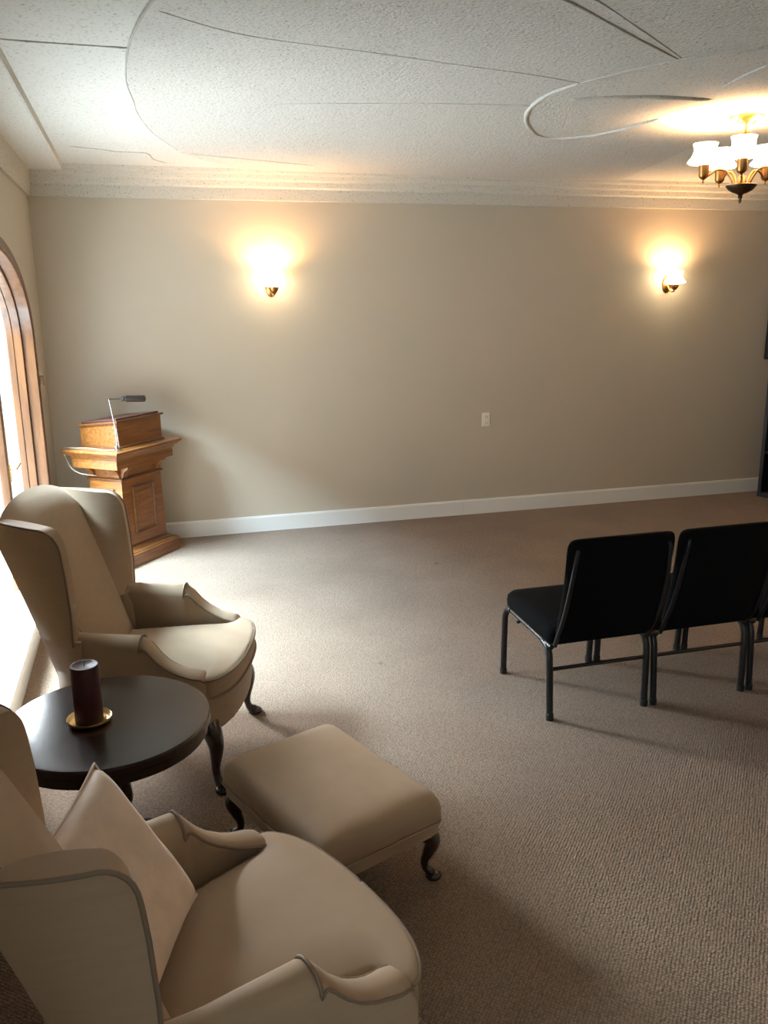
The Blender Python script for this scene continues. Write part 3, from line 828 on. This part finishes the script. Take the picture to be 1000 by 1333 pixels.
# ------------------------------------------------------------------ stacking chairs
def make_stack_chair(label, x, y):
    t = thing('stacking_chair', label, 'chair', (x, y, 0), 0, 'row of black stacking chairs')
    hw, hd = 0.229, 0.25      # legs at (+-hw, +-hd); faces +y
    # seat
    def rr(x0, x1, y0, y1, r, z, n=4):
        out = []
        for cx_, cy_, a0 in ((x1-r, y1-r, 0), (x0+r, y1-r, PI/2), (x0+r, y0+r, PI), (x1-r, y0+r, 1.5*PI)):
            for k in range(n+1):
                a = a0+PI/2*k/n; out.append((cx_+r*math.cos(a), cy_+r*math.sin(a), z))
        return out
    bm = nb()
    sl = lambda p: [(a, b, c+0.05*b) for a, b, c in p]
    X, Y0, Y1 = .245, -.25, .235
    loft(bm, [sl(rr(-X+.02, X-.02, Y0+.01, Y1-.02, .03, .355)), sl(rr(-X+.004, X-.004, Y0, Y1-.004, .04, .362)), sl(rr(-X, X, Y0, Y1, .045, .385)), sl(rr(-X+.002, X-.002, Y0, Y1-.002, .045, .410)),
              sl(rr(-X+.015, X-.015, Y0+.01, Y1-.015, .045, .427)), sl(rr(-X+.05, X-.05, Y0+.04, Y1-.05, .05, .435)), sl(rr(-X+.12, X-.12, Y0+.1, Y1-.12, .05, .438))])
    obj('seat', bm, M['blackfab'], t, smooth=180)
    # back
    def yk(z): return -.262-.11*(z-.36)/.48 - .018*math.sin(PI*(z-.36)/.5)
    bm = nb(); rings = []
    for z in (.375, .38, .39, .41, .45, .50, .55, .60, .65, .70, .75, .79, .81, .825, .835, .842, .846):
        w = interp([(.375, .232), (.6, .240), (.78, .247), (.845, .246)], z)
        th = interp([(.375, .03), (.6, .026), (.80, .023), (.835, .018), (.846, .008)], z)
        e = interp([(.375, .02), (.39, .004), (.41, 0), (.81, 0), (.825, .003), (.835, .008), (.842, .016), (.846, .028)], z)
        y_ = yk(z); q = []
        for cx_, sx in ((w-e, 1),): pass
        W = w-e
        q = [(-W, y_-.0*th, z), (-W+.012, y_-th*.8, z), (-W+.05, y_-th, z), (W-.05, y_-th, z), (W-.012, y_-th*.8, z), (W, y_, z), (W-.012, y_+th*.9, z), (W-.06, y_+th*1.25, z), (0, y_+th*1.35, z), (-W+.06, y_+th*1.25, z), (-W+.012, y_+th*.9, z)]
        rings.append(q)
    loft(bm, rings)
    obj('backrest', bm, M['blackfab'], t, smooth=60)
    # frames
    for s in (-1, 1):
        bm = nb()
        pts = smooth_path([(s*.222, -.255, .345), (s*.226, -.272, .375), (s*.226, yk(.50)-.022, .50), (s*.222, yk(.65)-.026, .65), (s*.212, yk(.78)-.024, .785), (s*.208, yk(.80)-.018, .80)], 4)
        tube(bm, pts, .0095, 10)
        obj('back_frame', bm, M['blackmetal'], t, smooth=180)
        bm = nb()
        tube(bm, smooth_path([(s*.232, -.245, .335), (s*.234, -.18, .340), (s*.234, .16, .355), (s*.234, .20, .357)], 3), .0115, 10)
        obj('seat_frame', bm, M['blackmetal'], t, smooth=180)
        for e in (-1, 1):
            bm = nb()
            zt = .335 if e < 0 else .355
            pts = smooth_path([(s*.234, e*.165, zt+.002), (s*.235, e*.205, zt-.006), (s*.236, e*.228, zt-.035), (s*.236, e*.238, zt-.09), (s*.232, e*.25, .0035+.0)], 5)
            tube(bm, pts, .0150, 12)
            lg = obj('leg', bm, M['blackmetal'], t, smooth=180)
            bm = nb(); lathe(bm, [(.010, 0), (.0170, 0), (.0170, .028), (.015, .03)], (s*.232, e*.25, 0), 14)
            obj('foot_cap', bm, M['foot'], lg, smooth=40)
    bm = nb(); tube(bm, [(-.236, -.240, .232), (.236, -.240, .232)], .009, 8)
    obj('stretcher', bm, M['blackmetal'], t, smooth=60)
    bm = nb(); tube(bm, [(.225, -.262, .352), (.25, -.262, .350), (.262, -.262, .350)], .009, 8)
    obj('ganging_bracket', bm, M['blackmetal'], t, smooth=60)
    bm = nb(); tube(bm, [(-.255, .06, .338), (-.225, .06, .345)], .007, 8)
    obj('ganging_bracket', bm, M['blackmetal'], t, smooth=60)
    return t
ch = make_stack_chair('black padded stacking chair at the left end of the row', 2.488, -3.28)
dup(ch, (2.999, -3.28, 0), 0, 'black padded stacking chair second from the left end of the row')
dup(ch, (3.508, -3.28, 0), 0, 'black padded stacking chair cut off by the right edge of the photo')

# ------------------------------------------------------------------ outlet
t = thing('wall_outlet', 'ivory double outlet plate on the back wall above the baseboard', 'outlet', (3.40, 0, 0.804))
obj('cover_plate', bxo(-.037, .037, -.008, 0, -.058, .058), M['outlet'], t, bevel=(.004, 2))
for z in (-.024, .024):
    rc = obj('receptacle', bxo(-.017, .017, -.0115, -.004, z-.015, z+.015), M['outlet'], t, bevel=(.004, 2))
    bm = nb(); box(bm, -.0085, -.0055, -.0125, -.01, z-.004, z+.008); box(bm, .0055, .0085, -.0125, -.01, z-.004, z+.008); box(bm, -.003, .003, -.0125, -.01, z-.012, z-.007)
    obj('slots', bm, M['slot'], rc)

# ------------------------------------------------------------------ sconces and chandelier
SHADE = [(.024, 0), (.052, .003), (.078, .008), (.086, .014), (.083, .022), (.070, .036), (.060, .052), (.055, .070), (.056, .088), (.060, .103), (.062, .108)]
def shade_bm(c, k=1.0):
    bm = nb(); n = 40; rings = []
    for r, z in SHADE:
        rings.append([(c[0]+k*r*(1+.035*math.cos(10*2*PI*i/n)*min(1, z/.03) )*math.cos(2*PI*i/n), c[1]+k*r*(1+.035*math.cos(10*2*PI*i/n)*min(1, z/.03))*math.sin(2*PI*i/n), c[2]+k*z) for i in range(n)])
    loft(bm, rings, cap=False)
    return bm
def bulb(parent, loc, watts, rad=.022):
    l = bpy.data.lights.new('bulb_light', 'POINT'); l.energy = watts; l.color = WARM; l.shadow_soft_size = rad
    o = bpy.data.objects.new('bulb_light', l); C.objects.link(o); o.parent = parent; o.location = loc
    return o
def make_sconce(label, x, z):
    t = thing('wall_sconce', label, 'wall lamp', (x, 0, z), 0, 'lit brass wall sconces')
    # oval backplate
    bm = nb(); n = 28
    loft(bm, [[(sx*.045*math.cos(2*PI*i/n), -d, .0+sx*.072*math.sin(2*PI*i/n)) for i in range(n)] for sx, d in ((1, 0), (1, .004), (.93, .010), (.78, .012), (.55, .020), (.25, .026))])
    obj('backplate', bm, M['abrass'], t, smooth=50)
    bm = nb(); tube(bm, smooth_path([(0, -.02, -.01), (0, -.05, -.045), (0, -.09, -.062), (0, -.118, -.05), (0, -.12, -.03)], 5), .006, 10)
    obj('arm', bm, M['abrass'], t, smooth=180)
    bm = nb(); lathe(bm, [(.004, -.078), (.007, -.072), (.004, -.066), (.006, -.062), (.016, -.056), (.028, -.044), (.036, -.028), (.038, -.012), (.032, -.012), (.004, -.018)], (0, -.12, .012), 24)
    obj('cup', bm, M['abrass'], t, smooth=50)
    obj('lamp_shade', shade_bm((0, -.12, 0)), M['shade'], t, smooth=180)
    bulb(t, (0, -.12, .075), SCONCE_W)
make_sconce('lit brass wall sconce on the left side of the back wall', 1.646, 1.885)
make_sconce('lit brass wall sconce on the right side of the back wall', 5.04, 1.885)

def make_chandelier(label, loc, watts):
    t = thing('chandelier', label, 'chandelier', loc, 0, 'lit brass chandeliers')
    bm = nb(); lathe(bm, [(.084, 0), (.086, -.005), (.078, -.013), (.045, -.020), (.030, -.026), (.014, -.034), (.006, -.038)], n=32)
    cn = obj('canopy', bm, M['abrass'], t, smooth=50)
    for s in (-1, 1):
        bm = nb(); tube(bm, smooth_path([(s*.055, 0, -.008), (s*.05, 0, -.028), (s*.028, 0, -.036), (s*.016, 0, -.026)], 4), .004, 8)
        obj('scroll', bm, M['abrass'], cn, smooth=180)
    bm = nb(); lathe(bm, [(.004, -.034), (.006, -.05), (.006, -.075), (.010, -.078), (.045, -.092), (.052, -.098), (.040, -.102), (.012, -.106), (.008, -.12), (.014, -.14), (.010, -.17), (.018, -.20), (.022, -.22), (.012, -.25), (.010, -.285), (.02, -.30), (.024, -.325), (.01, -.34)], n=28)
    obj('stem', bm, M['abrass'], t, smooth=50)
    bm = nb(); lathe(bm, [(.01, -.330), (.072, -.330), (.077, -.334), (.074, -.342), (.062, -.356), (.040, -.370), (.016, -.378), (.010, -.386), (.013, -.394), (.007, -.402), (.009, -.412), (.002, -.424)], n=40)
    obj('bowl', bm, M['bronze'], t, smooth=50)
    for k in range(5):
        a = 2*PI*k/5 + math.radians(231.4)
        ca_, sa_ = math.cos(a), math.sin(a)
        R = .195
        P = lambda r, z: (r*ca_, r*sa_, z)
        bm = nb(); tube(bm, smooth_path([P(.04, -.335), P(.055, -.300), P(.085, -.262), P(.13, -.256), P(.165, -.278), P(.19, -.298), P(R, -.290)], 5), .0055, 10)
        ar = obj('arm', bm, M['abrass'], t, smooth=180)
        bm = nb(); lathe(bm, [(.002, -.352), (.006, -.344), (.003, -.338), (.006, -.332), (.018, -.326), (.025, -.314), (.026, -.268), (.028, -.262), (.004, -.262)], P(R, .03), 24)
        obj('cup', bm, M['abrass'], ar, smooth=50)
        c = P(R, -.232)
        obj('lamp_shade', shade_bm(c, .98), M['cshade'], ar, smooth=180)
        bulb(t, (c[0], c[1], c[2]+.075), watts)
        # upper scroll
        bm = nb(); tube(bm, smooth_path([P(.012, -.11), P(.04, -.115), P(.058, -.135), P(.05, -.155), P(.036, -.15)], 4), .0035, 8)
        obj('scroll', bm, M['abrass'], t, smooth=180)
make_chandelier('five-light brass chandelier with frosted shades at the top right of the photo', (3.742, -2.563, ZF), CHAND_W)
make_chandelier('added five-light brass chandelier for warm fill light, unseen to the right of the camera', (5.5, -5.6, CZ), CHAND_W*1.9)  # unseen chandelier added to bring warm light from the right

# ------------------------------------------------------------------ right edge: cabinet and wall panel
t = thing('display_cabinet', 'tall black open-shelf cabinet at the right end of the back wall', 'cabinet', (5.996, -0.207, 0), math.radians(-65))
# local x runs along the visible face, y away from it (into the corner)
W, D, H = 0.95, 0.19, 1.18
for nm, b_ in (('side_panel', (0, .035, 0, D, 0, H)), ('side_panel', (W-.035, W, 0, D, 0, H)), ('top_panel', (.035, W-.035, 0, D, H-.035, H)), ('kick_board', (.035, W-.035, 0, D, 0, .045))):
    obj(nm, bxo(*b_), M['blackwood'], t, bevel=(.003, 2))
obj('back_panel', bxo(.035, W-.035, D-.012, D, .045, H-.035), M['blackin'], t)
for z in (.4, .78): obj('shelf', bxo(.035, W-.035, .01, D-.012, z, z+.022), M['blackin'], t)
t = thing('wall_panel', 'black flat panel hanging high above the cabinet at the right edge', 'screen', (6.085, 0, 1.225))
obj('bezel', bxo(0, .9, -.06, -.02, 0, .52), M['blackwood'], t, bevel=(.006, 2))
obj('screen', bxo(.02, .88, -.062, -.058, .02, .50), M['blackin'], t)
obj('wall_bracket', bxo(.25, .65, -.02, 0, .12, .4), M['blackwood'], t)
